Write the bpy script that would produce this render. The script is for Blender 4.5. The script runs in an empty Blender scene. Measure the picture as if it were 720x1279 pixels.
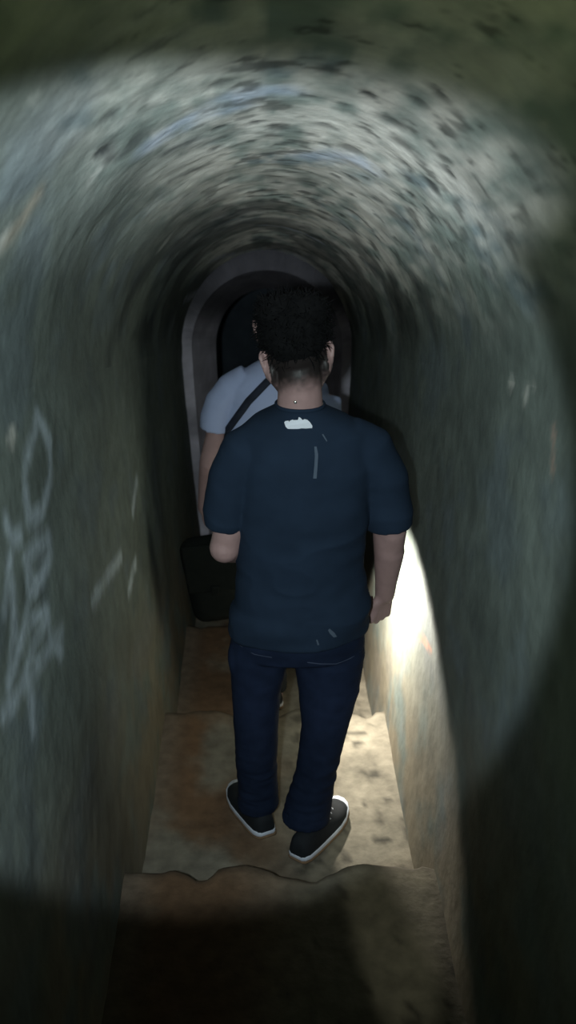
import bpy, bmesh, math, random
import numpy as np
from mathutils import Vector, Matrix, Euler
from mathutils.bvhtree import BVHTree

random.seed(7)
scene = bpy.context.scene
COL = scene.collection
R = math.radians

# ------------------------------------------------------------------ camera, world, light, exposure
W, H, FPX = 720, 1279, 1064.0
CAM_LOC = Vector((-0.035, 0.0, 2.0))
CAM_ROT = Euler((R(90 - 22.7), 0, R(-1.8)), 'XYZ')
cd = bpy.data.cameras.new('camera'); cam = bpy.data.objects.new('camera', cd); COL.objects.link(cam)
cam.location = CAM_LOC; cam.rotation_euler = CAM_ROT
cd.sensor_fit = 'VERTICAL'; cd.sensor_height = 24.0; cd.lens = 24.0 * FPX / H
cd.clip_start = 0.02; cd.clip_end = 60
cd.dof.use_dof = True; cd.dof.focus_distance = 2.2; cd.dof.aperture_fstop = 2.2
scene.camera = cam
CM = CAM_ROT.to_matrix()

def ray(px, py):
    return (CM @ Vector((px - W / 2, -(py - H / 2), -FPX))).normalized()
def at(px, py, Y):
    d = ray(px, py); return CAM_LOC + d * ((Y - CAM_LOC.y) / d.y)
def mpp(p):                                   # metres per photo pixel at a point
    return (p - CAM_LOC).dot(CM @ Vector((0, 0, -1))) / FPX

world = bpy.data.worlds.new('world'); scene.world = world; world.use_nodes = True
world.node_tree.nodes['Background'].inputs[0].default_value = (0.0, 0.0, 0.0, 1)
vs = scene.view_settings
vs.view_transform = 'Standard'; vs.look = 'None'; vs.gamma = 1.0; vs.use_curve_mapping = False
vs.exposure = 1.2

def spot(name, loc, target, energy, color, size_deg, blend, radius=0.02, scale=(1, 1, 1)):
    l = bpy.data.lights.new(name, 'SPOT'); l.energy = energy; l.color = color
    l.spot_size = R(size_deg); l.spot_blend = blend; l.shadow_soft_size = radius
    o = bpy.data.objects.new(name, l); COL.objects.link(o); o.location = loc
    d = (Vector(target) - Vector(loc)).normalized()
    o.rotation_euler = d.to_track_quat('-Z', 'Y').to_euler(); o.scale = scale
    return o
TORCH = CAM_LOC + Vector((-0.09, 0.03, -0.03))
spot('torch_beam', TORCH, at(262, 612, 3.0), 42.0, (0.80, 0.95, 1.0), 56.0, 0.14, 0.018, (0.94, 1.0, 1.0))
spot('crown_fill_spot', TORCH, at(335, 228, 3.0), 105.0, (0.84, 0.93, 1.0), 44.0, 1.0, 0.018, (1.0, 0.36, 1.0))  # added spot from the torch position, flattened to brighten the ceiling crown
spot('torch_spill', TORCH, at(400, 150, 3.0), 2.4, (0.80, 1.0, 0.36), 150.0, 1.0, 0.03)
# beam of the torch in the front walker's right hand, shining on the right wall
LENS = Vector((0.180, 2.768, 0.531)); LENS_AX = Vector((0.874, -0.131, -0.468)).normalized()
HAND_TORCH = LENS - LENS_AX * 0.085
spot('hand_torch_beam', LENS + LENS_AX * 0.006, LENS + LENS_AX, 30.0, (1.0, 0.96, 0.84), 141.0, 0.10, 0.02)
# added spot beside the camera, narrowed to light a strip of the near step
spot('near_step_spot', (0.30, 0.05, 1.75), (0.285, 1.70, 0.18), 24.0, (0.9, 0.95, 0.75), 20.0, 0.6, 0.02, (0.34, 1.0, 1.0))

# ------------------------------------------------------------------ helpers
def vnoise(p, seed=0):
    p = np.asarray(p, float); i = np.floor(p).astype(np.int64); f = p - i
    f = f * f * (3 - 2 * f)
    def h(ix, iy, iz):
        n = (ix * 374761393 + iy * 668265263 + iz * 2147483647 + seed * 974711) & 0x7fffffff
        n = ((n ^ (n >> 13)) * 1274126177) & 0x7fffffff
        n = n ^ (n >> 16)
        return (n & 0xffff) / 65535.0
    out = 0
    for dx in (0, 1):
        for dy in (0, 1):
            for dz in (0, 1):
                w = (f[:, 0] if dx else 1 - f[:, 0]) * (f[:, 1] if dy else 1 - f[:, 1]) * (f[:, 2] if dz else 1 - f[:, 2])
                out = out + w * h(i[:, 0] + dx, i[:, 1] + dy, i[:, 2] + dz)
    return out
def fbm(p, scale=1.0, octaves=4, seed=0):
    p = np.asarray(p, float) * scale; a = 0.5; s = 0; t = 0
    for k in range(octaves):
        s = s + a * vnoise(p * (2 ** k) + 17.3 * k, seed + k); t += a; a *= 0.5
    return s / t
def sstep(a, b, x):
    t = np.clip((x - a) / (b - a), 0, 1); return t * t * (3 - 2 * t)
def seg_dist(P, a, b):
    a = np.array(a); b = np.array(b); ab = b - a
    t = np.clip(((P - a) @ ab) / max(ab @ ab, 1e-9), 0, 1)
    return np.linalg.norm(P - (a + t[:, None] * ab), axis=1)

def link(name, me, mat=None, parent=None, smooth=True):
    me.name = name
    o = bpy.data.objects.new(name, me); COL.objects.link(o)
    if mat: 
        me.materials.clear(); me.materials.append(mat)
    if smooth:
        me.polygons.foreach_set('use_smooth', [True] * len(me.polygons))
    if parent:
        o.parent = parent; o.matrix_parent_inverse = parent.matrix_basis.inverted()
    return o
def bm_obj(name, bm, mat, parent=None, smooth=True):
    bmesh.ops.recalc_face_normals(bm, faces=bm.faces[:])
    me = bpy.data.meshes.new(name); bm.to_mesh(me); bm.free()
    return link(name, me, mat, parent, smooth)
def empty(name, loc, label, cat, group=None):
    o = bpy.data.objects.new(name, None); COL.objects.link(o); o.location = loc
    o.empty_display_size = 0.1
    tag(o, label, cat, group); return o
def tag(o, label, cat, group=None):
    o['label'] = label; o['category'] = cat
    if group: o['group'] = group
    return o
def structure(o): o['kind'] = 'structure'; return o

def mesh_co(me):
    a = np.empty(len(me.vertices) * 3); me.vertices.foreach_get('co', a); return a.reshape(-1, 3)
def mesh_no(me):
    a = np.empty(len(me.vertices) * 3); me.vertex_normals.foreach_get('vector', a); return a.reshape(-1, 3)
def set_co(me, co):
    me.vertices.foreach_set('co', co.ravel()); me.update()
def set_tint(me, rgb):
    at_ = me.color_attributes.new('tint', 'FLOAT_COLOR', 'POINT')
    c = np.ones((len(me.vertices), 4)); c[:, :3] = np.clip(rgb, 0, 1)
    at_.data.foreach_set('color', c.ravel())

def grid_mesh(name, P, flip=False):              # P: (m,n,3)
    m, n, _ = P.shape
    idx = np.arange(m * n).reshape(m, n)
    q = np.stack([idx[:-1, :-1], idx[1:, :-1], idx[1:, 1:], idx[:-1, 1:]], -1).reshape(-1, 4)
    if flip: q = q[:, ::-1]
    me = bpy.data.meshes.new(name)
    me.from_pydata(P.reshape(-1, 3).tolist(), [], q.tolist()); me.update(); return me

# solid pieces collected in a bmesh
def add_ball(bm, c, r, rot=None, seg=24):
    if not hasattr(r, '__len__'): r = (r, r, r)
    M = Matrix.Translation(Vector(c)) @ ((rot.to_4x4()) if rot is not None else Matrix()) @ Matrix.Diagonal((*r, 1))
    bmesh.ops.create_uvsphere(bm, u_segments=seg, v_segments=seg // 2, radius=1, matrix=M)
def add_loft(bm, rings, cap=True):               # rings: list of lists of Vectors, equal length
    vs_ = [[bm.verts.new(p) for p in ring] for ring in rings]
    n = len(vs_[0])
    for a, b in zip(vs_, vs_[1:]):
        for i in range(n):
            bm.faces.new((a[i], a[(i + 1) % n], b[(i + 1) % n], b[i]))
    if cap:
        for ring, s in ((vs_[0], -1), (vs_[-1], 1)):
            c = bm.verts.new(sum((v.co for v in ring), Vector()) / n)
            for i in range(n):
                f = (ring[i], ring[(i + 1) % n], c)
                bm.faces.new(f if s > 0 else f[::-1])
def hring(c, rx, ry, n=40, power=2.0):           # horizontal ring
    out = []
    for i in range(n):
        t = 2 * math.pi * i / n; ct, st = math.cos(t), math.sin(t)
        out.append(Vector(c) + Vector((math.copysign(abs(ct) ** (2 / power), ct) * rx, math.copysign(abs(st) ** (2 / power), st) * ry, 0)))
    return out
def frames(pts):
    pts = [Vector(p) for p in pts]; ts = []
    for i in range(len(pts)):
        a = pts[max(i - 1, 0)]; b = pts[min(i + 1, len(pts) - 1)]; ts.append((b - a).normalized())
    u = ts[0].cross(Vector((0.13, 1, 0.21)))
    if u.length < 0.1: u = ts[0].cross(Vector((1, 0, 0)))
    u.normalize(); out = []
    for p, t in zip(pts, ts):
        u = (u - t * u.dot(t)).normalized(); out.append((p, u, t.cross(u)))
    return out
def add_tube(bm, pts, radii, n=24, hollow=0.0, thick=0.006):
    """closed tapered tube; hollow>0 sinks an open mouth of that depth into its last end"""
    rings = []
    for (p, u, v), r in zip(frames(pts), radii):
        rx, ry = r if hasattr(r, '__len__') else (r, r)
        rings.append([p + u * rx * math.cos(2 * math.pi * i / n) + v * ry * math.sin(2 * math.pi * i / n) for i in range(n)])
    if hollow:
        p = Vector(pts[-1]); t = (Vector(pts[-1]) - Vector(pts[-2])).normalized(); last = rings[-1]
        def inset(k, back): return [p + (q - p) * k - t * back for q in last]
        rr = sum((q - p).length for q in last) / n; k = 1 - thick / rr
        rings += [inset(k, 0), inset(k, hollow)]
    add_loft(bm, rings)
def add_limb(bm, pts, radii, n=20):              # tube with balls at the joints
    P = []; Q = []
    for i in range(len(pts) - 1):
        for k in range(6):
            t = k / 6; P.append(Vector(pts[i]).lerp(Vector(pts[i + 1]), t)); Q.append(radii[i] * (1 - t) + radii[i + 1] * t)
    P.append(Vector(pts[-1])); Q.append(radii[-1])
    add_tube(bm, P, Q, n)
    for p, r in zip(pts, radii): add_ball(bm, p, r, seg=16)
def remesh(bm, voxel, smooth=4, factor=0.5):
    bmesh.ops.recalc_face_normals(bm, faces=bm.faces[:])
    me = bpy.data.meshes.new('tmp'); bm.to_mesh(me); bm.free()
    o = bpy.data.objects.new('tmp', me); COL.objects.link(o)
    m = o.modifiers.new('r', 'REMESH'); m.mode = 'VOXEL'; m.voxel_size = voxel; m.adaptivity = 0
    if smooth:
        s = o.modifiers.new('s', 'SMOOTH'); s.factor = factor; s.iterations = smooth
    dg = bpy.context.evaluated_depsgraph_get(); dg.update()
    out = bpy.data.meshes.new_from_object(o.evaluated_get(dg))
    bpy.data.objects.remove(o); bpy.data.meshes.remove(me)
    return out
def wrinkle(me, amp, scale, seed, stretch=(1, 1, 1), mask=None, ridged=True):
    co = mesh_co(me); no = mesh_no(me)
    n = fbm(co * np.array(stretch), scale, 3, seed)
    d = (1 - np.abs(2 * n - 1) * 2.2) if ridged else (n - 0.5) * 2
    d = d * amp
    if mask is not None: d = d * mask(co)
    set_co(me, co + no * d[:, None])

# ------------------------------------------------------------------ materials
def material(name, color=(0.5, 0.5, 0.5), rough=0.8, spec=0.3, tint=False, noise=0.25, nscale=30, bump=0.0, bscale=60, metallic=0.0, bdist=0.01, sheen=0.0):
    m = bpy.data.materials.new(name); m.use_nodes = True; nt = m.node_tree; N = nt.nodes; L = nt.links
    b = N['Principled BSDF']; b.inputs['Roughness'].default_value = rough
    b.inputs['Specular IOR Level'].default_value = spec; b.inputs['Metallic'].default_value = metallic
    if sheen: b.inputs['Sheen Weight'].default_value = sheen
    tc = N.new('ShaderNodeTexCoord')
    nz = N.new('ShaderNodeTexNoise'); nz.inputs['Scale'].default_value = nscale; nz.inputs['Detail'].default_value = 6
    L.new(tc.outputs['Object'], nz.inputs['Vector'])
    mr = N.new('ShaderNodeMapRange'); mr.inputs['From Min'].default_value = 0.3; mr.inputs['From Max'].default_value = 0.7
    mr.inputs['To Min'].default_value = 1 - noise; mr.inputs['To Max'].default_value = 1 + noise
    L.new(nz.outputs['Fac'], mr.inputs['Value'])
    mx = N.new('ShaderNodeVectorMath'); mx.operation = 'SCALE'
    if tint:
        a = N.new('ShaderNodeAttribute'); a.attribute_name = 'tint'; L.new(a.outputs['Color'], mx.inputs[0])
    else:
        mx.inputs[0].default_value = color
    L.new(mr.outputs['Result'], mx.inputs['Scale']); L.new(mx.outputs['Vector'], b.inputs['Base Color'])
    if bump:
        n2 = N.new('ShaderNodeTexNoise'); n2.inputs['Scale'].default_value = bscale; n2.inputs['Detail'].default_value = 8
        L.new(tc.outputs['Object'], n2.inputs['Vector'])
        bp = N.new('ShaderNodeBump'); bp.inputs['Strength'].default_value = bump; bp.inputs['Distance'].default_value = bdist
        L.new(n2.outputs['Fac'], bp.inputs['Height']); L.new(bp.outputs['Normal'], b.inputs['Normal'])
    return m
M_PLASTER = material('stained_plaster', rough=0.75, spec=0.25, tint=True, noise=0.16, nscale=14, bump=0.5, bscale=26, bdist=0.006)
M_FLOOR = material('dirty_concrete', rough=0.9, spec=0.2, tint=True, noise=0.22, nscale=22, bump=0.6, bscale=45, bdist=0.006)
M_END = material('dark_blue_grey_plaster', (0.10, 0.12, 0.15), 0.8, 0.2, noise=0.2, nscale=6, bump=0.4, bscale=20)
M_RIMT = material('sooty_plaster_rim', rough=0.8, spec=0.2, tint=True, noise=0.2, nscale=8, bump=0.4, bscale=20)
M_SKIN = material('skin', rough=0.5, spec=0.35, tint=True, noise=0.06, nscale=40, bump=0.1, bscale=150, bdist=0.002)
M_HAIR = material('black_hair', (0.006, 0.006, 0.0065), 0.85, 0.06, noise=0.3, nscale=80)
M_NAVY = material('navy_cotton', (0.017, 0.029, 0.052), 0.9, 0.1, noise=0.12, nscale=12, bump=0.25, bscale=400, bdist=0.001)
M_JEAN = material('dark_indigo_denim', tint=True, rough=0.9, spec=0.1, noise=0.15, nscale=25, bump=0.3, bscale=500, bdist=0.001)
M_GREY = material('pale_grey_cotton', (0.36, 0.41, 0.60), 0.9, 0.1, noise=0.06, nscale=10, bump=0.2, bscale=400, bdist=0.001)
M_TROUS = material('dark_trousers', (0.020, 0.024, 0.028), 0.9, 0.1, noise=0.15)
M_WHITE = material('white_print', (0.80, 0.82, 0.90), 0.7, 0.2, noise=0.05)
M_SEAM = material('faint_grey_print', (0.085, 0.11, 0.15), 0.8, 0.1, noise=0.05)
M_SHOE = material('black_canvas_shoe', (0.012, 0.014, 0.017), 0.8, 0.2, noise=0.2)
M_SOLE = material('white_rubber_sole', (0.58, 0.61, 0.70), 0.6, 0.3, noise=0.08)
M_TREAD = material('brown_rubber_outsole', (0.16, 0.10, 0.06), 0.8, 0.2)
M_BAG = material('black_bag_cloth', (0.007, 0.008, 0.007), 0.9, 0.08, noise=0.2)
M_STRAP = material('dark_webbing_strap', (0.018, 0.022, 0.035), 0.8, 0.2)
M_METAL = material('silver_chain', (0.85, 0.83, 0.75), 0.25, 0.5, metallic=1.0, noise=0.02)
M_EYE = material('eye_white', (0.7, 0.7, 0.68), 0.3, 0.5, noise=0.02)
M_TORCH = material('black_torch_body', (0.03, 0.03, 0.03), 0.4, 0.4)

# ------------------------------------------------------------------ the tunnel
SL = 0.1856; Y0 = 1.80; TR = 0.97; RISE = 0.18
HS, HALF, ARCH = 1.37, 0.50, 0.555
def nose(Y): return (2.77 - Y) * SL               # line through the step nosings
def half(h):                                      # half width of the wall at height h above that line
    t = np.clip(h / HS, -0.25, 1); return 0.425 + (HALF - 0.425) * (1 - (1 - t) ** 1.6)
def outside(p):
    h = p.z - nose(p.y); x = abs(p.x)
    if h > HS: return (x / HALF) ** 2 + ((h - HS) / ARCH) ** 2 > 1
    return x > float(half(h))
def hit(px, py):
    d = ray(px, py); t = 0.2
    while t < 12:
        p = CAM_LOC + d * t
        if outside(p): return p
        t += 0.004
    return CAM_LOC + d * 12

YS = np.concatenate([np.arange(-2.4, 0.6, 0.06), np.arange(0.6, 4.6, 0.013), np.arange(4.6, 9.61, 0.05)])

def spots(P, pxs, amp=1.0):
    """soft mask of round stains; each (px, py, radius_m)"""
    m = np.zeros(len(P)); wob = (fbm(P, 38, 3, 91) - 0.5) * 0.045
    for px, py, r in pxs:
        r = r * (0.75 + 0.5 * ((px * 7 + py * 3) % 10) / 10); c = np.array(hit(px, py)); d = np.linalg.norm((P - c) * np.array([0.8, 1.0, 1]), axis=1) + wob
        m = np.maximum(m, (1 - sstep(r * 0.2, r * 1.2, d)) * (0.6 + 0.4 * ((px * 3 + py * 7) % 10) / 10))
    return m * amp
def strokes(P, lines, width, amp=1.0, ragged=0.5):
    m = np.zeros(len(P)); wob = (fbm(P, 30, 3, 51) - 0.5) * 0.02
    br = 1 - ragged * sstep(0.45, 0.62, fbm(P, 16, 3, 33))
    for ln in lines:
        Q = [np.array(hit(*q)) for q in ln]
        for a, b in zip(Q, Q[1:]):
            m = np.maximum(m, 1 - sstep(0, width, seg_dist(P, a, b) + wob))
    return m * amp * br
def mixc(c, col, m): return c * (1 - m[:, None]) + np.array(col) * m[:, None]

DARK = [(405,158,.022),(439,188,.028),(462,182,.020),(405,180,.016),(504,203,.026),(562,213,.024),(542,233,.034),(335,238,.030),
        (513,244,.026),(460,117,.022),(320,155,.018),(347,159,.022),(507,180,.030),(487,150,.028),(393,252,.034),(137,143,.020),
        (125,189,.018),(167,170,.020),(271,104,.020),(275,159,.018),(267,185,.022),(380,120,.014),(430,130,.020),(525,130,.022),
        (552,120,.02),(590,250,.018),(470,250,.03),(440,265,.034),(372,215,.016),(300,205,.02),(540,180,.02),(358,178,.02),(420,205,.014),(480,215,.016)]
LIGHT = [(44,120,.018),(150,150,.035),(117,214,.022),(204,304,.045),(6,304,.03),(640,478,.026),(658,492,.03),(668,478,.018),(632,470,.012),(15,540,.02),(12,555,.02)]
BLUE = [[(195,172),(240,148),(300,118),(345,112)],[(240,150),(290,130)],[(385,195),(430,196),(455,204)]]
CHALK = [[(44,520),(33,560),(28,600),(33,650),(50,640),(62,600),(60,555),(44,520)],
         [(5,655),(14,675),(22,668)],[(60,672),(30,700),(36,740),(52,720),(62,690)],
         [(10,720),(16,790),(12,850),(28,800),(34,760)],[(34,780),(58,765),(62,800),(75,812)],[(60,775),(44,800),(36,840),(24,870),(6,895)],
         [(8,700),(3,760)],[(30,700),(44,735)],[(75,790),(55,820),(38,850)],[(150,695),(130,725),(113,752)],[(172,600),(166,640)],[(170,700),(160,740)],
         [(40,850),(46,910)]]
def paint(P, where):
    n1 = fbm(P, 3.0, 5, 3); n2 = fbm(P * np.array([1, 0.5, 1]), 9, 4, 8); n3 = fbm(P * np.array([1, .35, 1.0]), 22, 3, 21)
    base = np.array([0.165, 0.192, 0.172])
    c = base[None, :] * (0.62 + 0.76 * n1)[:, None] * (0.8 + 0.4 * n2)[:, None]
    c = mixc(c, (0.15, 0.185, 0.205), 0.55 * sstep(0.5, 0.68, fbm(P, 5, 4, 60)))
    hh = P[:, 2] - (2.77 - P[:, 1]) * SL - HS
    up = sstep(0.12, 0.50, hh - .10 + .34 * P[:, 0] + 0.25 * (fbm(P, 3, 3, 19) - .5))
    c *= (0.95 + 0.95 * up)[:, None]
    if where == 'ceiling':
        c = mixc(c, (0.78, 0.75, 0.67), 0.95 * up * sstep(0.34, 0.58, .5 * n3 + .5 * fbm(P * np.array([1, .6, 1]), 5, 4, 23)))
        c = mixc(c, (0.66, 0.78, 1.0), strokes(P, BLUE, 0.085, 0.5, 0.6))
        c = mixc(c, (0.05, 0.055, 0.05), 0.7 * up * sstep(0.585, 0.69, fbm(P * np.array([.8, 1.1, 1]), 21, 4, 77)))
        far_dark = sstep(2.3, 3.0, P[:, 1]) * sstep(0.36, 0.52, fbm(P, 4, 4, 41))  # vault darker in patches further down the passage
        c = mixc(c, (0.035, 0.040, 0.038), 0.65 * far_dark * sstep(-.05, .15, hh))
        c = mixc(c, (0.04, 0.045, 0.045), strokes(P, [[(520,350),(545,420)],[(490,345),(500,400)],[(150,400),(185,330)],[(135,450),(140,420)]], 0.09, 0.65, 0.4))
        c = mixc(c, (0.05, 0.055, 0.055), strokes(P, [[(208,189),(240,172)],[(135,195),(128,178)],[(150,190),(180,165)],[(215,225),(262,205)]], 0.035, 0.7, 0.3))
        c = mixc(c, (0.42, 0.46, 0.55), strokes(P, [[(265,325),(300,317),(345,314),(380,322)],[(230,375),(262,358),(300,352),(335,352)],[(330,282),(365,288),(400,302)]], 0.05, 0.7, 0.6))
        c = mixc(c, (0.30, 0.26, 0.20), strokes(P, [[(46,247),(30,275),(8,305)]], 0.035, 0.8, 0.2))
        c = mixc(c, (0.03, 0.035, 0.035), spots(P, DARK, 0.92))
        c = mixc(c, (0.70, 0.70, 0.64), spots(P, LIGHT, 0.45))
    else:
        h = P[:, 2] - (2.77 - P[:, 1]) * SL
        streak = fbm(P * np.array([0.4, 12, 1.1]), 1.6, 4, 12)
        c *= (1 + (0.32 * streak - .16) * sstep(0, -.3, hh))[:, None]
        c = mixc(c, (0.25, 0.19, 0.12), 0.65 * (1 - sstep(0.0, 0.75, h)) * sstep(0.3, 0.6, fbm(P, 6, 3, 29)))
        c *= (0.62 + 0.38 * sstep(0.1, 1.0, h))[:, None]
        if where == 'left':
            c = mixc(c, (0.60, 0.68, 0.76), strokes(P, CHALK, 0.036, 0.62, 0.4))
            c = mixc(c, (0.03, 0.03, 0.03), spots(P, [(22,532,.016),(48,745,.02)], 0.8))
        else:
            c = mixc(c, (0.46, 0.18, 0.09), strokes(P, [[(522,792),(532,806),(538,812)]], 0.022, 0.75, 0.1))
            c = mixc(c, (0.36, 0.25, 0.20), strokes(P, [[(693,530),(693,590)]], 0.016, 0.7, 0.2))
            c = mixc(c, (0.38, 0.31, 0.22), strokes(P, [[(595,400),(575,360)],[(488,400),(485,440)]], 0.03, 0.5, 0.3))
            c = mixc(c, (0.07, 0.08, 0.08), strokes(P, [[(525,365),(545,430)],[(595,780),(600,800)]], 0.05, 0.5, 0.4))
        c = mixc(c, (0.62, 0.60, 0.55), spots(P, LIGHT, 0.8))
    # trowel joint where the vault springs from the walls
    return c
def displace(P, nrm, amp=0.012):
    n = fbm(P, 2.2, 3, 5) - 0.5; n2 = fbm(P, 11, 3, 15) - 0.5
    return P + nrm * (amp * 1.6 * n + amp * 0.5 * n2)[:, None]

def wall(side, where):
    hs = np.arange(-0.34, HS + 1e-6, 0.0155); hs = np.append(hs, HS)
    G = np.zeros((len(YS), len(hs), 3))
    for j, h in enumerate(hs):
        G[:, j, 0] = side * half(h); G[:, j, 1] = YS; G[:, j, 2] = nose(YS) + h
    P = G.reshape(-1, 3)
    fade = np.clip((HS - (P[:, 2] - nose(P[:, 1]))) / 0.08, 0, 1)
    Pd = displace(P, np.array([[side, 0, 0]]) * np.ones((len(P), 1)) * fade[:, None])
    # small ledge: the wall stands a few millimetres proud of the vault
    me = grid_mesh('wall', Pd.reshape(G.shape), flip=(side > 0))
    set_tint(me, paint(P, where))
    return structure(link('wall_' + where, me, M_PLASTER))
wall(-1, 'left'); wall(1, 'right')
th = np.linspace(0, math.pi, 150)
G = np.zeros((len(YS), len(th), 3))
for j, t in enumerate(th):
    G[:, j, 0] = HALF * math.cos(t); G[:, j, 1] = YS; G[:, j, 2] = nose(YS) + HS + ARCH * math.sin(t)
P = G.reshape(-1, 3)
nr = np.stack([P[:, 0] / HALF, 0 * P[:, 0], (P[:, 2] - nose(P[:, 1]) - HS) / ARCH], 1)
fade = np.clip((P[:, 2] - nose(P[:, 1]) - HS) / 0.08, 0, 1)
pits = spots(P, DARK)
Pd = displace(P, nr * fade[:, None], 0.016) + nr * (0.004 * pits)[:, None]
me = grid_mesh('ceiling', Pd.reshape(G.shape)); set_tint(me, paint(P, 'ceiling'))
structure(link('ceiling', me, M_PLASTER))

# stepped floor ------------------------------------------------------
xs = np.linspace(-0.50, 0.50, 68)
prof = []                                          # (Y, z, nosing weight)
edges = [Y0 + TR * k for k in range(-4, 8)]
zt = lambda k: RISE - RISE * (k + 1) + 0.0         # tread height after edge k (k=0 -> 0)
prev = -2.4
for i, e in enumerate(edges):
    k = i - 4; z = zt(k - 1)
    for y in np.arange(prev, e - 0.012, 0.02): prof.append((y, z, max(0, 1 - (e - y) / 0.10)))
    prof += [(e - 0.010, z - 0.001, 1), (e - 0.003, z - 0.004, 1), (e, z - 0.012, 1)]
    for q in np.linspace(0.03, RISE - 0.002, 8): prof.append((e + 0.004, z - q, 1))
    prev = e + 0.02
for y in np.arange(prev, 9.6, 0.03): prof.append((y, zt(7), 0))
prof = np.array(prof)
G = np.zeros((len(prof), len(xs), 3))
for j, x in enumerate(xs):
    G[:, j, 0] = x; G[:, j, 1] = prof[:, 0]; G[:, j, 2] = prof[:, 1]
P = G.reshape(-1, 3).copy(); wgt = np.repeat(prof[:, 2], len(xs))
kk = np.round((P[:, 1] - Y0) / TR)
wav = fbm(np.stack([P[:, 0] * 9, kk * 3.7, 0 * kk], 1), 1.0, 3, 70) - 0.5
chip = sstep(0.55, 0.8, fbm(np.stack([P[:, 0] * 14, kk * 5.1, 0 * kk + 3], 1), 1.0, 2, 71))
Pd = P.copy(); Pd[:, 1] += wgt * (0.085 * wav - 0.02 * chip) 
Pd[:, 2] += 0.016 * (fbm(P, 4, 4, 72) - 0.5) - wgt * 0.006 * chip
me = grid_mesh('floor', Pd.reshape(G.shape), flip=True)
c = np.array([0.33, 0.29, 0.225])[None, :] * (0.55 + 0.9 * fbm(P, 7, 4, 80))[:, None]
left = 1 - sstep(-0.22, 0.12, P[:, 0] + 0.25 * (fbm(P, 4, 3, 81) - 0.5))
c = mixc(c, (0.25, 0.135, 0.070), 0.9 * left * sstep(0.25, 0.50, fbm(P, 5, 4, 82)))
c = mixc(c, (0.30, 0.27, 0.22), 0.5 * (1 - sstep(-0.42, -0.30, P[:, 0])))
c = mixc(c, (0.06, 0.055, 0.045), 0.7 * sstep(0.64, 0.74, fbm(P, 24, 4, 83)) * sstep(-0.1, 0.15, P[:, 0]))
def fl(px, py, z):
    d = ray(px, py); return np.array(CAM_LOC + d * ((z - CAM_LOC.z) / d.z))
for px, py, r in ((468,968,.03),(480,1048,.022),(445,930,.014),(470,1085,.016)):
    d = np.linalg.norm((P - fl(px, py, 0)) * np.array([0.6, 1, 1]), axis=1) + (fbm(P, 40, 3, 84) - .5) * .03
    c = mixc(c, (0.045, 0.042, 0.035), 0.85 * (1 - sstep(r * .4, r * 1.2, d)))
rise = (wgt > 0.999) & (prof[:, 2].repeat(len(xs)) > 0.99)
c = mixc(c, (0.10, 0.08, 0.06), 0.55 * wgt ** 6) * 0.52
c *= (1 - 0.55 * (1 - sstep(1.60, 1.80, Pd[:, 1] + .12 * (fbm(P, 8, 3, 85) - .5))))[:, None]  # shade beyond the beam's reach, painted into the near tread
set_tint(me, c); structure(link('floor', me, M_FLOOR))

# pale arch where the passage narrows ahead ---------------------------
RY0, RY1 = 5.02, 5.45
def arch_path(hw_floor, hw, hs, rise, Y):
    z0 = nose(Y); pts = []
    for h in np.linspace(-0.32, hs, 30): 
        t = np.clip(h / hs, -0.25, 1); pts.append(Vector((-(hw_floor + (hw - hw_floor) * (1 - (1 - t) ** 1.6)), Y, z0 + h)))
    up = [Vector((-hw * math.cos(a), Y, z0 + hs + rise * math.sin(a))) for a in np.linspace(0, math.pi, 61)[1:-1]]
    rt = [Vector((-p.x, p.y, p.z)) for p in pts[::-1]]
    return pts + up + rt
o0 = arch_path(0.46, 0.53, HS, 0.60, RY0); i0 = arch_path(0.37, 0.445, HS, 0.445, RY0); ib = arch_path(0.36, 0.435, HS, 0.435, RY0 + 0.04)
i1 = arch_path(0.25, 0.325, HS, 0.36, RY1); o1 = arch_path(0.46, 0.53, HS, 0.60, RY1)
bm = bmesh.new()
rows = [[bm.verts.new(p + Vector((0, 0.012 * (random.random() - .5), 0))) for p in r_] for r_ in (o0, i0, ib, i1, o1)]
for a, b in list(zip(rows, rows[1:])) + [(rows[-1], rows[0])]:
    for i in range(len(a) - 1): bm.faces.new((a[i], a[i + 1], b[i + 1], b[i]))
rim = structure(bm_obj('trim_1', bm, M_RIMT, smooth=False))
P = mesh_co(rim.data); hh = P[:, 2] - nose(P[:, 1]) - HS
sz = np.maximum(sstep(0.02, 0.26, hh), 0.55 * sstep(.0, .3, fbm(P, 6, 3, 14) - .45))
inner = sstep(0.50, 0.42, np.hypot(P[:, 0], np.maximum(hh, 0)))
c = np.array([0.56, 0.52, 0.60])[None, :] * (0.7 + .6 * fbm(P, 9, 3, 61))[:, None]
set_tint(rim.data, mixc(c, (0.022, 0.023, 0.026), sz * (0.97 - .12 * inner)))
# ends of the passage
def end_wall(name, Y):
    bm = bmesh.new(); out = [Vector((p.x * 1.02, p.y, p.z)) for p in arch_path(0.45, 0.52, HS, 0.58, Y)]
    a = [bm.verts.new(p) for p in out]; b = [bm.verts.new(p + Vector((0, 0.1, 0))) for p in out]; n = len(a)
    bm.faces.new(a); bm.faces.new(b[::-1])
    for i in range(n): bm.faces.new((a[i], b[i], b[(i + 1) % n], a[(i + 1) % n]))
    me_o = bm_obj(name, bm, M_END, smooth=False); return structure(me_o)
end_wall('wall_front', 9.5); end_wall('wall_back', -2.4)

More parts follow.
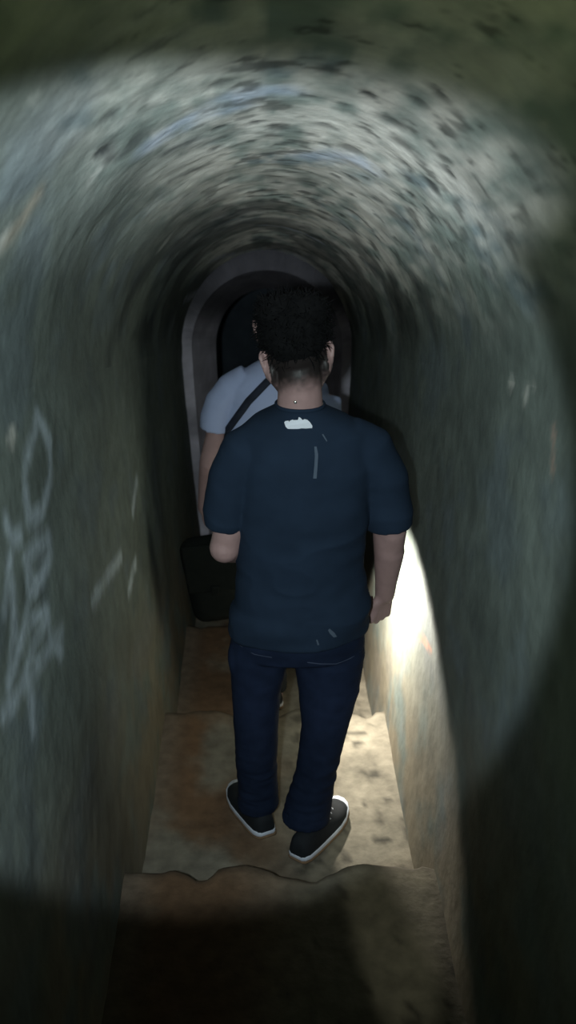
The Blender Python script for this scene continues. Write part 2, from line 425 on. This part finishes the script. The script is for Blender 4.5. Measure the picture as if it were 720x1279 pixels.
# ------------------------------------------------------------------ figures
def px_ring(py, L, Rr, Y, ry, n=40, power=2.2):
    c_ = at((L + Rr) / 2, py, Y); return hring(c_, (Rr - L) / 2 * mpp(c_), ry, n, power)
def add_hand(bm, wrist, d, n, side, curl=0.5, k=1.0):
    """wrist point, finger direction d, palm facing n, side = unit vector to the thumb side"""
    d = d.normalized(); n = (n - d * n.dot(d)).normalized(); s = d.cross(n)
    if s.dot(side) < 0: s = -s
    lens = [(.040, .024, .019), (.044, .028, .020), (.041, .026, .020), (.032, .020, .017)]
    for f in range(4):
        off = (.030, .010, -.010, -.029)[f]
        kn = wrist + (d * (.086 - .006 * abs(f - 1)) + s * off) * k
        add_limb(bm, [wrist + s * off * 0.55 * k + d * .008, kn], [.0145 * k, .0115 * k], 12)
        p = kn; a = 0.25
        for q, l in enumerate(lens[f]):
            a += curl * (1.0, 1.1, 0.7)[q] * (1 + 0.12 * f)
            v = d * math.cos(a) + n * math.sin(a) - s * 0.03 * (f - 1)
            p2 = p + v.normalized() * l * k; add_limb(bm, [p, p2], [(.0092 - .0008 * q) * k, (.0086 - .0008 * q) * k], 12); p = p2
    b = wrist + (d * .022 + s * .022) * k; m = b + (d * .035 + s * .026 + n * .016) * k
    e = m + (d * .030 + s * .006 + n * .014) * k; t = e + (d * .020 - s * .006 + n * .012) * k
    add_limb(bm, [b, m, e, t], [.015 * k, .0115 * k, .010 * k, .0085 * k], 12)
def head_frame(c, pitch, roll, yaw):
    Mx = Matrix.Rotation(yaw, 4, 'Z') @ Matrix.Rotation(roll, 4, 'Y') @ Matrix.Rotation(pitch, 4, 'X')
    M = Matrix.Translation(c) @ Mx
    return M, Mx.to_3x3()
def add_head(bm, c, pitch, roll, yaw, neck_base):
    M, Rm = head_frame(c, pitch, roll, yaw); T = lambda x, y, z: M @ Vector((x, y, z))
    add_ball(bm, T(0, -.005, .03), (.076, .096, .088), Rm, 32)         # cranium; face looks to +Y
    add_ball(bm, T(0, .030, -.025), (.060, .064, .088), Rm, 32)        # face
    add_ball(bm, T(0, .058, -.085), (.036, .034, .030), Rm)            # chin
    for sx in (-1, 1):
        add_limb(bm, [T(sx * .056, .0, -.045), T(sx * .030, .065, -.090)], [.022, .020], 12)   # jaw
        add_ball(bm, T(sx * .040, .070, -.022), (.024, .020, .020), Rm)   # cheek
        add_limb(bm, [T(sx * .050, .078, .026), T(sx * .014, .092, .022)], [.010, .011], 12)  # brow
        # ear: flattened shell with lobe and rim, leaning back
        er = Rm @ Matrix.Rotation(sx * R(24), 3, 'Z')
        add_ball(bm, T(sx * .082, -.006, -.006), (.007, .019, .030), er)
        add_ball(bm, T(sx * .080, .000, -.032), (.007, .010, .013), er)
        add_limb(bm, [T(sx * .088, -.020, -.012), T(sx * .091, -.022, .010), T(sx * .088, -.010, .024), T(sx * .082, .004, .022)], [.005, .006, .006, .005], 10)
        add_ball(bm, T(sx * .068, -.008, -.024), (.016, .026, .036), Rm)
        add_ball(bm, T(sx * .013, .098, -.030), (.010, .012, .009), Rm)   # nostril wing
    add_limb(bm, [T(0, .092, .014), T(0, .108, -.014), T(0, .114, -.026)], [.009, .010, .012], 12)   # nose
    add_limb(bm, [T(-.020, .085, -.053), T(0, .094, -.051), T(.020, .085, -.053)], [.005, .0075, .005], 10)
    add_limb(bm, [T(-.018, .084, -.062), T(0, .092, -.064), T(.018, .084, -.062)], [.005, .0080, .005], 10)
    add_limb(bm, [Vector(neck_base), T(0, -.022, -.040)], [.060, .053], 24)
    add_limb(bm, [Vector(neck_base) + Vector((0, .03, 0)), T(0, .012, -.055)], [.045, .042], 20)
    return M
def eyes(M, parent):
    for sx in (-1, 1):
        bm = bmesh.new(); add_ball(bm, M @ Vector((sx * .031, .079, .004)), .0125, seg=16)
        bm_obj('eye', bm, M_EYE, parent)
SKIN = np.array([0.37, 0.235, 0.225])
def skin_tint(me, M, hair_low=-0.072):
    P = mesh_co(me); c = SKIN[None, :] * (0.85 + 0.3 * fbm(P, 14, 3, 44))[:, None]
    Mi = np.array(M.inverted()); L_ = P @ Mi[:3, :3].T + Mi[:3, 3]
    near = np.linalg.norm(L_, axis=1) < 0.2
    # cropped hair thinning out down the nape and around the ears
    stub = sstep(hair_low - .028, hair_low + .030, L_[:, 2] + 0.02 * (fbm(P, 90, 2, 9) - .5)) * (1 - sstep(-0.01, 0.03, L_[:, 1])) * (np.abs(L_[:, 0]) < 0.0745)
    c = mixc(c, (0.009, 0.008, 0.008), 0.97 * stub * near)
    lips = (np.abs(L_[:, 2] + .057) < .012) & (L_[:, 1] > .08) & (np.abs(L_[:, 0]) < .024) & near
    c[lips] = (0.33, 0.13, 0.11)
    brow = (np.abs(L_[:, 2] - .026) < .006) & (L_[:, 1] > .07) & (np.abs(L_[:, 0]) < .055) & (np.abs(L_[:, 0]) > .012) & near
    c[brow] = (0.02, 0.017, 0.015)
    set_tint(me, c)
def hair_mesh(M, lumps, strands, seed, spread=1.0):
    rnd = random.Random(seed); bm = bmesh.new(); Rm = M.to_3x3()
    for (x, y, z, a, b, c_) in lumps: add_ball(bm, M @ Vector((x, y, z)), (a, b, c_), Rm, 32)
    me = remesh(bm, 0.005, 6)
    wrinkle(me, 0.004, 60, seed, ridged=False)
    bm = bmesh.new(); bm.from_mesh(me); bpy.data.meshes.remove(me)
    tree = BVHTree.FromBMesh(bm); C0 = M @ Vector((0, -.005, .03))
    new = []
    for _ in range(strands):
        dv = Vector((rnd.gauss(0, 1), rnd.gauss(0, 1) - .4, rnd.gauss(0, 1) + .5)).normalized()
        dv = Rm @ dv
        loc, no, i, _d = tree.ray_cast(C0 + dv * .3, -dv)
        if loc is None: continue
        fl_ = (Rm @ Vector((rnd.gauss(0, .5), rnd.gauss(.2, .5), rnd.gauss(-.1, .6)))).normalized()
        d2 = (no * rnd.uniform(.25, .9) * spread + fl_).normalized()
        new.append((loc - no * .004, no, d2, rnd.uniform(.014, .034), rnd.uniform(.0009, .0017)))
    for p, no, d2, l, r in new:
        pts = [p, p + d2 * l * .5 + no * l * .12, p + d2 * l]
        add_tube(bm, pts, [r, r * .8, r * .15], 5)
    me = bpy.data.meshes.new('hair'); bm.to_mesh(me); bm.free(); return me
def shoe(parent, heel, yaw, pitch, flip):
    """heel point on the ground, toes towards yaw (0 = +Y, positive turns left)"""
    T = Matrix.Translation(heel) @ Matrix.Rotation(yaw, 4, 'Z') @ Matrix.Rotation(pitch, 4, 'X')
    st = [(-.002, .020, .050), (.004, .029, .072), (.02, .036, .088), (.06, .038, .094), (.10, .039, .084), (.14, .042, .070), (.18, .046, .060), (.22, .046, .050), (.255, .040, .042), (.275, .026, .034), (.283, .010, .028)]
    def cx(y): return flip * 0.012 * math.sin(min(max(y / .28, 0), 1) * math.pi) - flip * .004
    bm = bmesh.new(); rings = []
    for y, w, h in st:
        ring = []
        for i in range(24):
            t = 2 * math.pi * i / 24; x = math.cos(t); z = math.sin(t)
            zz = .018 + (h - .018) * max(z, 0) ** .8 if z > 0 else .018 + z * .008
            ring.append(T @ Vector((cx(y) + w * math.copysign(abs(x) ** .8, x), y, zz)))
        rings.append(ring)
    add_loft(bm, rings); up = bm_obj('shoe', bm, M_SHOE, parent)
    def slab(grow, z0, z1, y0=-.008):
        bm = bmesh.new(); lo = []; hi = []
        ol = [(cx(y) + (w + grow), y) for y, w, h in st] + [(cx(y) - (w + grow), y) for y, w, h in st[::-1]]
        rg = []
        for z, k in ((z0, .97), (z0 + (z1 - z0) * .2, 1.0), (z0 + (z1 - z0) * .8, 1.0), (z1, .985)):
            rg.append([T @ Vector((x * k, (.14 + (y - .14) * (k + grow * 4)), z + (.012 * max(0, (y - .2) / .08) ** 2))) for x, y in ol])
        add_loft(bm, rg); return bm
    bm_obj('sole', slab(.001, .007, .025), M_SOLE, up)['label'] = 'white rubber sole'
    bm_obj('outsole', slab(.003, 0.0, .007), M_TREAD, up)
    # laces across the instep
    bm = bmesh.new()
    for k in range(4):
        y = .125 + .024 * k; z = .083 - .0105 * k
        add_tube(bm, [T @ Vector((cx(y) - .022, y, z - .010)), T @ Vector((cx(y), y + .004, z + .004)), T @ Vector((cx(y) + .022, y, z - .010))], [.0025] * 3, 8)
    bm_obj('laces', bm, M_SOLE, up)
    return T @ Vector((cx(.05), .055, .085))

# ---- the walker nearest the camera ---------------------------------
YB = 2.09
root = empty('person', (0.06, 2.08, 0.0), 'person in navy T-shirt and dark jeans seen from behind, stepping down the tunnel stairs', 'person')
HC = at(371, 446, 2.13); NECK = at(375, 512, 2.115)
sR, eR, wR = at(452, 568, 2.10), at(489, 664, 2.12), at(481, 742, 2.19)
sL, eL, wL = at(312, 572, 2.09), at(281, 684, 2.07), at(330, 690, 2.33)
hipL, kneL, ankL = at(325, 790, 2.09), at(320, 905, 2.10), at(323, 1014, 2.15)
hipR, kneR, ankR = at(415, 790, 2.09), at(404, 905, 2.07), at(383, 1026, 2.08)
bm = bmesh.new()
HM = add_head(bm, HC, R(-14), R(-8), R(3), NECK)
add_loft(bm, [px_ring(516, 352, 400, 2.115, .05), px_ring(530, 330, 424, 2.11, .065), px_ring(552, 314, 450, 2.10, .08), px_ring(600, 306, 455, 2.09, .095),
              px_ring(700, 311, 449, 2.09, .09), px_ring(760, 305, 445, 2.085, .095), px_ring(785, 315, 435, 2.085, .08)])
add_limb(bm, [sR, eR, wR], [.050, .043, .029]); add_limb(bm, [sL, eL, wL], [.050, .042, .028])
add_limb(bm, [eR.lerp(sR, .15), eR.lerp(wR, .3), eR.lerp(wR, .75)], [.041, .043, .033])
add_hand(bm, wR, Vector((-.16, .10, -1)), Vector((-.6, .85, 0)), Vector((-1, 0, 0)), 0.85, 1.05)
add_hand(bm, wL, Vector((.75, .55, .1)), Vector((0, -.5, .8)), Vector((0, .4, 1)), 0.5, 0.98)
add_limb(bm, [hipL, kneL, ankL, ankL + Vector((0, 0, -.04))], [.060, .046, .036, .034]); add_limb(bm, [hipR, kneR, ankR, ankR + Vector((0, 0, -.04))], [.065, .046, .036, .034])
me = remesh(bm, 0.0042, 5); skin_tint(me, HM); body = link('body', me, M_SKIN, root)
eyes(HM, root)
me = hair_mesh(HM, [(0, -.010, .066, .091, .108, .078), (.0, .02, .108, .076, .080, .050), (-.03, -.04, .106, .058, .060, .048), (.035, -.045, .098, .058, .058, .048), (0, -.056, .040, .074, .054, .062)], 2200, 3, .7)
link('hair', me, M_HAIR, root, smooth=True)
# T-shirt
bm = bmesh.new()
HEM = 0.772
hc = at(373, 787, 2.085); hemx = 85 * mpp(hc)
rr = [px_ring(505, 349, 401, 2.12, .062), px_ring(511, 338, 414, 2.118, .072), px_ring(520, 318, 436, 2.112, .086), px_ring(536, 300, 462, 2.10, .103),
      px_ring(580, 297, 466, 2.09, .118), px_ring(640, 298, 460, 2.09, .118), px_ring(690, 299, 452, 2.09, .113), px_ring(720, 298, 455, 2.09, .114), px_ring(750, 295, 460, 2.085, .120)]
hz = Vector((hc.x, 2.085, HEM))
rr += [hring(hz + Vector((0, 0, .06)), hemx * .99, .130, 40, 2.2), hring(hz, hemx * 1.0, .132, 40, 2.2), hring(hz, hemx - .008, .124, 40, 2.2), hring(hz + Vector((0, 0, .05)), hemx - .012, .116, 40, 2.2)]
add_loft(bm, rr)
def pxpath(l): return [at(*q) for q in l]
add_tube(bm, pxpath([(334,552,2.10),(308,566,2.09),(290,600,2.085),(282,634,2.08),(279,660,2.075)]), [.066,.070,.064,.057,.051], 28, .05, .007)
add_tube(bm, pxpath([(432,550,2.10),(458,562,2.10),(478,600,2.105),(484,630,2.11),(486,656,2.115)]), [.068,.073,.068,.063,.062], 28, .05, .007)
me = remesh(bm, 0.0045, 24)
zmask = lambda co: 0.35 + 0.65 * sstep(1.25, 0.95, co[:, 2])
wrinkle(me, 0.011, 4.5, 5, (1.0, 1.0, 1.7), lambda co: 0.25 + 0.75 * (1 - sstep(0.9, 1.3, co[:, 2])))
wrinkle(me, 0.004, 3.0, 11, (1.6, 1, .8), None, False)
shirt = link('t_shirt', me, M_NAVY, root)
tree = BVHTree.FromPolygons([v.co[:] for v in me.vertices], [p.vertices[:] for p in me.polygons])
def on(tree, px, py, off=0.002):
    d = ray(px, py); loc, no, i, t = tree.ray_cast(CAM_LOC, d)
    if loc is None: loc, no, i, t = tree.find_nearest(at(px, py, 2.0))
    return loc + no * off
def decal(name, polys, mat, parent, tree, off=0.0018, cell=None):
    """thin print: pixel outlines laid on the cloth, with thickness"""
    bm = bmesh.new()
    for poly in polys:
        a = [bm.verts.new(on(tree, x, y, off)) for x, y in poly]; b = [bm.verts.new(on(tree, x, y, -.0015)) for x, y in poly]; n = len(a)
        bm.faces.new(a); bm.faces.new(b[::-1])
        for i in range(n): bm.faces.new((a[i], b[i], b[(i + 1) % n], a[(i + 1) % n]))
    return bm_obj(name, bm, mat, parent, smooth=False)
X = lambda l: [(350 + x * 70 / 720, 515 + y * 70 / 720) for x, y in l]
decal('logo_print', [X([(55,135),(70,118),(110,112),(118,128),(130,112),(165,98),(172,106),(230,103),(242,66),(262,74),(290,104),(315,92),(350,100),(385,132),(415,180),(412,205),(330,210),(270,207),(250,214),(170,216),(100,214),(72,185)])], M_WHITE, shirt, tree)['label'] = 'small white lettering print below the collar'
decal('line_print', [X([(440,440),(470,440),(490,540),(485,640),(478,750),(470,850),(425,850),(440,700),(448,560)])], M_SEAM, shirt, tree, .0012)
decal('line_print', [X([(538,285),(555,280),(605,365),(600,378),(575,345)])], M_SEAM, shirt, tree, .0012)
decal('hem_mark', [[(410,787),(412,785),(418,790),(421,795),(417,796),(412,791)]], M_SEAM, shirt, tree, .0012)
decal('hem_mark', [[(395,799),(397,799),(399,805),(397,806)]], M_SEAM, shirt, tree, .0012)
# ribbed collar
bm = bmesh.new()
cc = px_ring(506, 347, 403, 2.12, .064, 48)
cc = [p + Vector((0, 0, (.012 if p.y < 2.12 else -.014) * 0)) for p in cc]
pts = cc + cc[:2]
add_tube(bm, pts, [(.006, .010)] * len(pts), 10); bm_obj('collar', bm, M_NAVY, shirt)
# necklace with clasp at the nape
bm = bmesh.new(); nb = at(374, 503, 2.12); ring = hring(nb, 29 * mpp(nb), .061, 64)
btree = BVHTree.FromPolygons([v.co[:] for v in body.data.vertices], [p.vertices[:] for p in body.data.polygons])
pts = [btree.find_nearest(p)[0] + btree.find_nearest(p)[1] * .001 for p in ring]; pts += pts[:1]
add_tube(bm, pts, [.0011] * len(pts), 8); neck = bm_obj('necklace', bm, M_METAL, root)
bm = bmesh.new(); add_ball(bm, on(btree, 369.5, 502, .002), (.0045, .003, .0045), seg=16); bm_obj('clasp', bm, M_METAL, neck)
# jeans
bm = bmesh.new()
pz = lambda z, hw, ry: hring(Vector((hc.x, 2.085, z)), hw, ry, 40, 2.3)
add_loft(bm, [pz(.90, .155, .098), pz(.82, .172, .112), pz(.755, .182, .114), pz(.71, .178, .105), pz(.685, .10, .06)])
legs = {'L': [(775,291,368,2.09,.088),(815,287,363,2.09,.090),(860,290,351,2.095,.082),(905,292,348,2.10,.072),(945,295,346,2.11,.064),(972,298,345,2.125,.058),(990,300,346,2.135,.060),(1004,298,347,2.14,.064)],
        'R': [(775,362,455,2.09,.092),(815,366,456,2.09,.095),(860,373,449,2.085,.086),(905,377,435,2.075,.074),(945,373,425,2.07,.066),(975,367,418,2.07,.060),(1000,359,413,2.075,.061),(1020,354,411,2.075,.066)]}
for k, rows_ in legs.items():
    rings = []
    for py, L_, R_, Y, ry in rows_:
        rings.append(px_ring(py, L_, R_, Y, ry, 32, 2.0))
    last = rings[-1]; c0 = sum(last, Vector()) / len(last)
    rings += [[c0 + (q - c0) * .88 for q in last], [c0 + (q - c0) * .86 + Vector((0, 0, .04)) for q in last]]
    add_loft(bm, rings)
add_ball(bm, at(293, 822, 2.07), (.018, .03, .055))                     # pocket bulge
me = remesh(bm, 0.005, 6)
wrinkle(me, 0.006, 7, 31, (.7, .7, 2.4), lambda co: 1 - 0.75 * sstep(.12, .45, co[:, 2]) )
P = mesh_co(me); c = np.array([0.011, 0.018, 0.040])[None, :] * (0.75 + 0.5 * fbm(P, 16, 3, 90))[:, None]
fadez = np.exp(-((P[:, 2] - .55) / .16) ** 2); c = mixc(c, (0.018, 0.027, 0.062), 0.45 * fadez * (P[:, 1] < 2.07)); set_tint(me, c)
jeans = link('jeans', me, M_JEAN, root)
jt = BVHTree.FromPolygons([v.co[:] for v in me.vertices], [p.vertices[:] for p in me.polygons])
M_STITCH = material('pale_denim_seam', (0.05, 0.062, 0.10), 0.9, 0.1)
for pl in ([(384,827),(400,829),(420,829),(438,822),(452,812)], [(300,806),(318,817),(340,821)]):
    bm = bmesh.new(); add_tube(bm, [on(jt, x, y, .0008) for x, y in pl], [.0016] * len(pl), 8); bm_obj('pocket_seam', bm, M_STITCH, jeans)
# shoes
hl = Vector(fl(333, 1061, 0.0)); hr = Vector(fl(372, 1078, 0.0))
shoe(root, Vector((hl.x, hl.y + .015, .012 + .022)), R(22), R(-6.5), -1)
shoe(root, Vector((hr.x, hr.y, .008)), R(-34), 0, 1)

# ---- the walker ahead ----------------------------------------------
F = empty('person', (0.0, 3.12, -0.18), 'person in pale grey T-shirt walking ahead, half hidden behind the navy-shirted walker', 'person')
YF = 3.12
HC2 = at(347, 408, 3.16); NK2 = at(346, 458, 3.13)
s2L, e2L, w2L = at(284, 498, 3.12), at(262, 578, 3.12), at(255, 634, 3.22)
s2R = at(412, 498, 3.12) + Vector((-.02, -.03, -.02)); w2R = HAND_TORCH + Vector((0.0, .035, .088))
e2R = (s2R + w2R) / 2 + Vector((.05, .03, .0))
h2L, k2L, a2L = at(318, 650, 3.12), at(330, 755, 3.08), at(343, 862, 3.09)
h2R, k2R, a2R = at(375, 650, 3.12), at(390, 748, 3.22), at(398, 835, 3.34)
bm = bmesh.new()
HM2 = add_head(bm, HC2, R(-10), 0, R(6), NK2)
add_loft(bm, [px_ring(460, 328, 365, 3.13, .05), px_ring(470, 308, 386, 3.12, .07), px_ring(490, 292, 402, 3.12, .085), px_ring(540, 290, 404, 3.12, .095), px_ring(620, 292, 400, 3.12, .09), px_ring(665, 294, 400, 3.12, .09)])
add_limb(bm, [s2L, e2L, w2L], [.050, .040, .027]); add_limb(bm, [s2R, e2R, w2R], [.050, .040, .027])
add_hand(bm, w2L, Vector((.05, .55, -.8)), Vector((1, 0, 0)), Vector((0, .6, .6)), .6)
add_hand(bm, w2R, Vector((0, -.12, -1)), Vector((0, -1, .1)), Vector((1, 0, 0)), .95)
for ch in ((h2L, k2L, a2L), (h2R, k2R, a2R)): add_limb(bm, [*ch, ch[2] + Vector((0, 0, -.05))], [.065, .048, .037, .034])
me = remesh(bm, 0.0055, 4); skin_tint(me, HM2); link('body', me, M_SKIN, F); eyes(HM2, F)
me = hair_mesh(HM2, [(0, -.010, .045, .084, .102, .074), (0, -.045, .015, .070, .055, .055), (0, .02, .075, .070, .075, .045)], 500, 8)
link('hair', me, M_HAIR, F)
bm = bmesh.new()
z2 = at(346, 668, 3.12)
rr = [px_ring(449, 327, 366, 3.13, .06), px_ring(456, 316, 378, 3.125, .07), px_ring(466, 300, 394, 3.12, .085), px_ring(482, 284, 410, 3.12, .10), px_ring(530, 280, 414, 3.12, .115), px_ring(600, 283, 410, 3.12, .115), px_ring(650, 281, 411, 3.12, .12), px_ring(668, 281, 411, 3.12, .12)]
last = rr[-1]; c0 = sum(last, Vector()) / len(last); rr += [[c0 + (q - c0) * .94 for q in last], [c0 + (q - c0) * .92 + Vector((0, 0, .05)) for q in last]]
add_loft(bm, rr)
add_tube(bm, pxpath([(312,474,3.12),(290,488,3.12),(278,505,3.12),(272,522,3.12),(270,536,3.12)]), [.058,.064,.064,.062,.060], 28, .05, .007)
add_tube(bm, [s2R.lerp(s2L, .12), s2R, s2R.lerp(e2R, .35), s2R.lerp(e2R, .7)], [.055, .064, .062, .060], 28, .05, .007)
me = remesh(bm, 0.0055, 6); wrinkle(me, 0.005, 6, 66, (1, 1, 1.5)); gshirt = link('t_shirt', me, M_GREY, F)
gt = BVHTree.FromPolygons([v.co[:] for v in me.vertices], [p.vertices[:] for p in me.polygons])
bm = bmesh.new()
add_loft(bm, [hring(Vector((z2.x, 3.12, z)), w_, d_, 36) for z, w_, d_ in ((.80, .155, .10), (.70, .168, .112), (.62, .170, .108), (.56, .12, .07))])
for a_, b_, c_ in ((h2L, k2L, a2L), (h2R, k2R, a2R)):
    add_tube(bm, [a_, a_.lerp(b_, .5), b_, b_.lerp(c_, .5), c_ + Vector((0, 0, .01))], [.086, .076, .064, .058, .056], 24, .04, .008)
me = remesh(bm, 0.006, 5); wrinkle(me, 0.005, 7, 77, (.8, .8, 2)); link('trousers', me, M_TROUS, F)
shoe(F, Vector((a2L.x, a2L.y - .07, -.172)), R(6), 0, -1); shoe(F, Vector((a2R.x, a2R.y - .06, -.172)), R(-12), 0, 1)

# shoulder bag carried on the left hip of the walker ahead
bc = at(267, 722, 2.965)
bag = empty('shoulder_bag', (bc.x, bc.y, bc.z - .18), 'black cross-body bag hanging at the hip of the person in the grey T-shirt', 'bag')
def rbox(c, sx, sy, sz, bev, rot=0.0):
    bm = bmesh.new(); bmesh.ops.create_cube(bm, size=1, matrix=Matrix.Translation(c) @ Matrix.Rotation(rot, 4, 'Y') @ Matrix.Diagonal((sx, sy, sz, 1)))
    bmesh.ops.bevel(bm, geom=bm.edges[:], offset=bev, segments=5, affect='EDGES', profile=.5); return bm
bm_obj('bag_body', rbox(bc, .215, .11, .36, .054, R(-9)), M_BAG, bag)
fo = bm_obj('flap', rbox(bc + Vector((-.004, -.052, .07)), .205, .022, .20, .010, R(-6)), M_BAG, bag)
bm_obj('buckle', rbox(bc + Vector((.01, -.066, -.02)), .03, .008, .04, .003), M_BAG, fo)
def ribbon(pts, nrm, w, t):
    bm = bmesh.new(); rings = []
    for i, p in enumerate(pts):
        tg = (pts[min(i + 1, len(pts) - 1)] - pts[max(i - 1, 0)]).normalized(); n = nrm[i]; s = tg.cross(n).normalized(); n = s.cross(tg)
        rings.append([p + s * w + n * t, p - s * w + n * t, p - s * w - n * t, p + s * w - n * t])
    add_loft(bm, rings); return bm
def sample(pl, k=8):
    out = []
    for a, b in zip(pl, pl[1:]): out += [tuple(np.array(a) * (1 - i / k) + np.array(b) * i / k) for i in range(k)]
    return out + [pl[-1]]
pts = []; nn = []
for x, y in sample([(372, 452), (352, 461), (335, 476), (311, 501), (286, 536), (279, 575), (276, 620)]):
    d = ray(x, y); loc, no, i, t = gt.ray_cast(CAM_LOC, d)
    if loc is None: loc, no, i, t = gt.find_nearest(at(x, y, 3.04))
    pts.append(loc + no * .004); nn.append(no)
pts.append(bc + Vector((0.03, .0, .19))); nn.append(Vector((0, -1, 0)))
front = []
for u in np.linspace(0, 1, 16):                    # over the shoulder and down across the chest
    q = Vector((pts[0].x, 3.13, pts[0].z + .02)).lerp(Vector((bc.x + .05, 3.28, bc.z + .3)), u) + Vector((0, .35, .08)) * math.sin(u * math.pi) ** .6
    loc, no, i, t = gt.find_nearest(q); front.append((loc + no * .004, no))
pts = [bc + Vector((.03, .02, .19))] + [p for p, _ in front[::-1]] + pts; nn = [Vector((0, 1, 0))] + [n for _, n in front[::-1]] + nn
bm_obj('strap', ribbon(pts, nn, .014, .002), M_STRAP, bag)

# torch held by the walker ahead
t = empty('torch', HAND_TORCH, 'small black torch in the right hand of the person ahead, lighting the right wall', 'torch')
ax = LENS_AX; a0 = HAND_TORCH
bm = bmesh.new(); add_tube(bm, [a0 - ax * .06, a0 + ax * .04], [.0125, .0125], 20); bm_obj('barrel', bm, M_TORCH, t)
bm = bmesh.new(); add_tube(bm, [a0 + ax * .035, a0 + ax * .06, a0 + ax * .085], [.014, .021, .022], 24, .012, .004); bm_obj('torch_head', bm, M_TORCH, t)
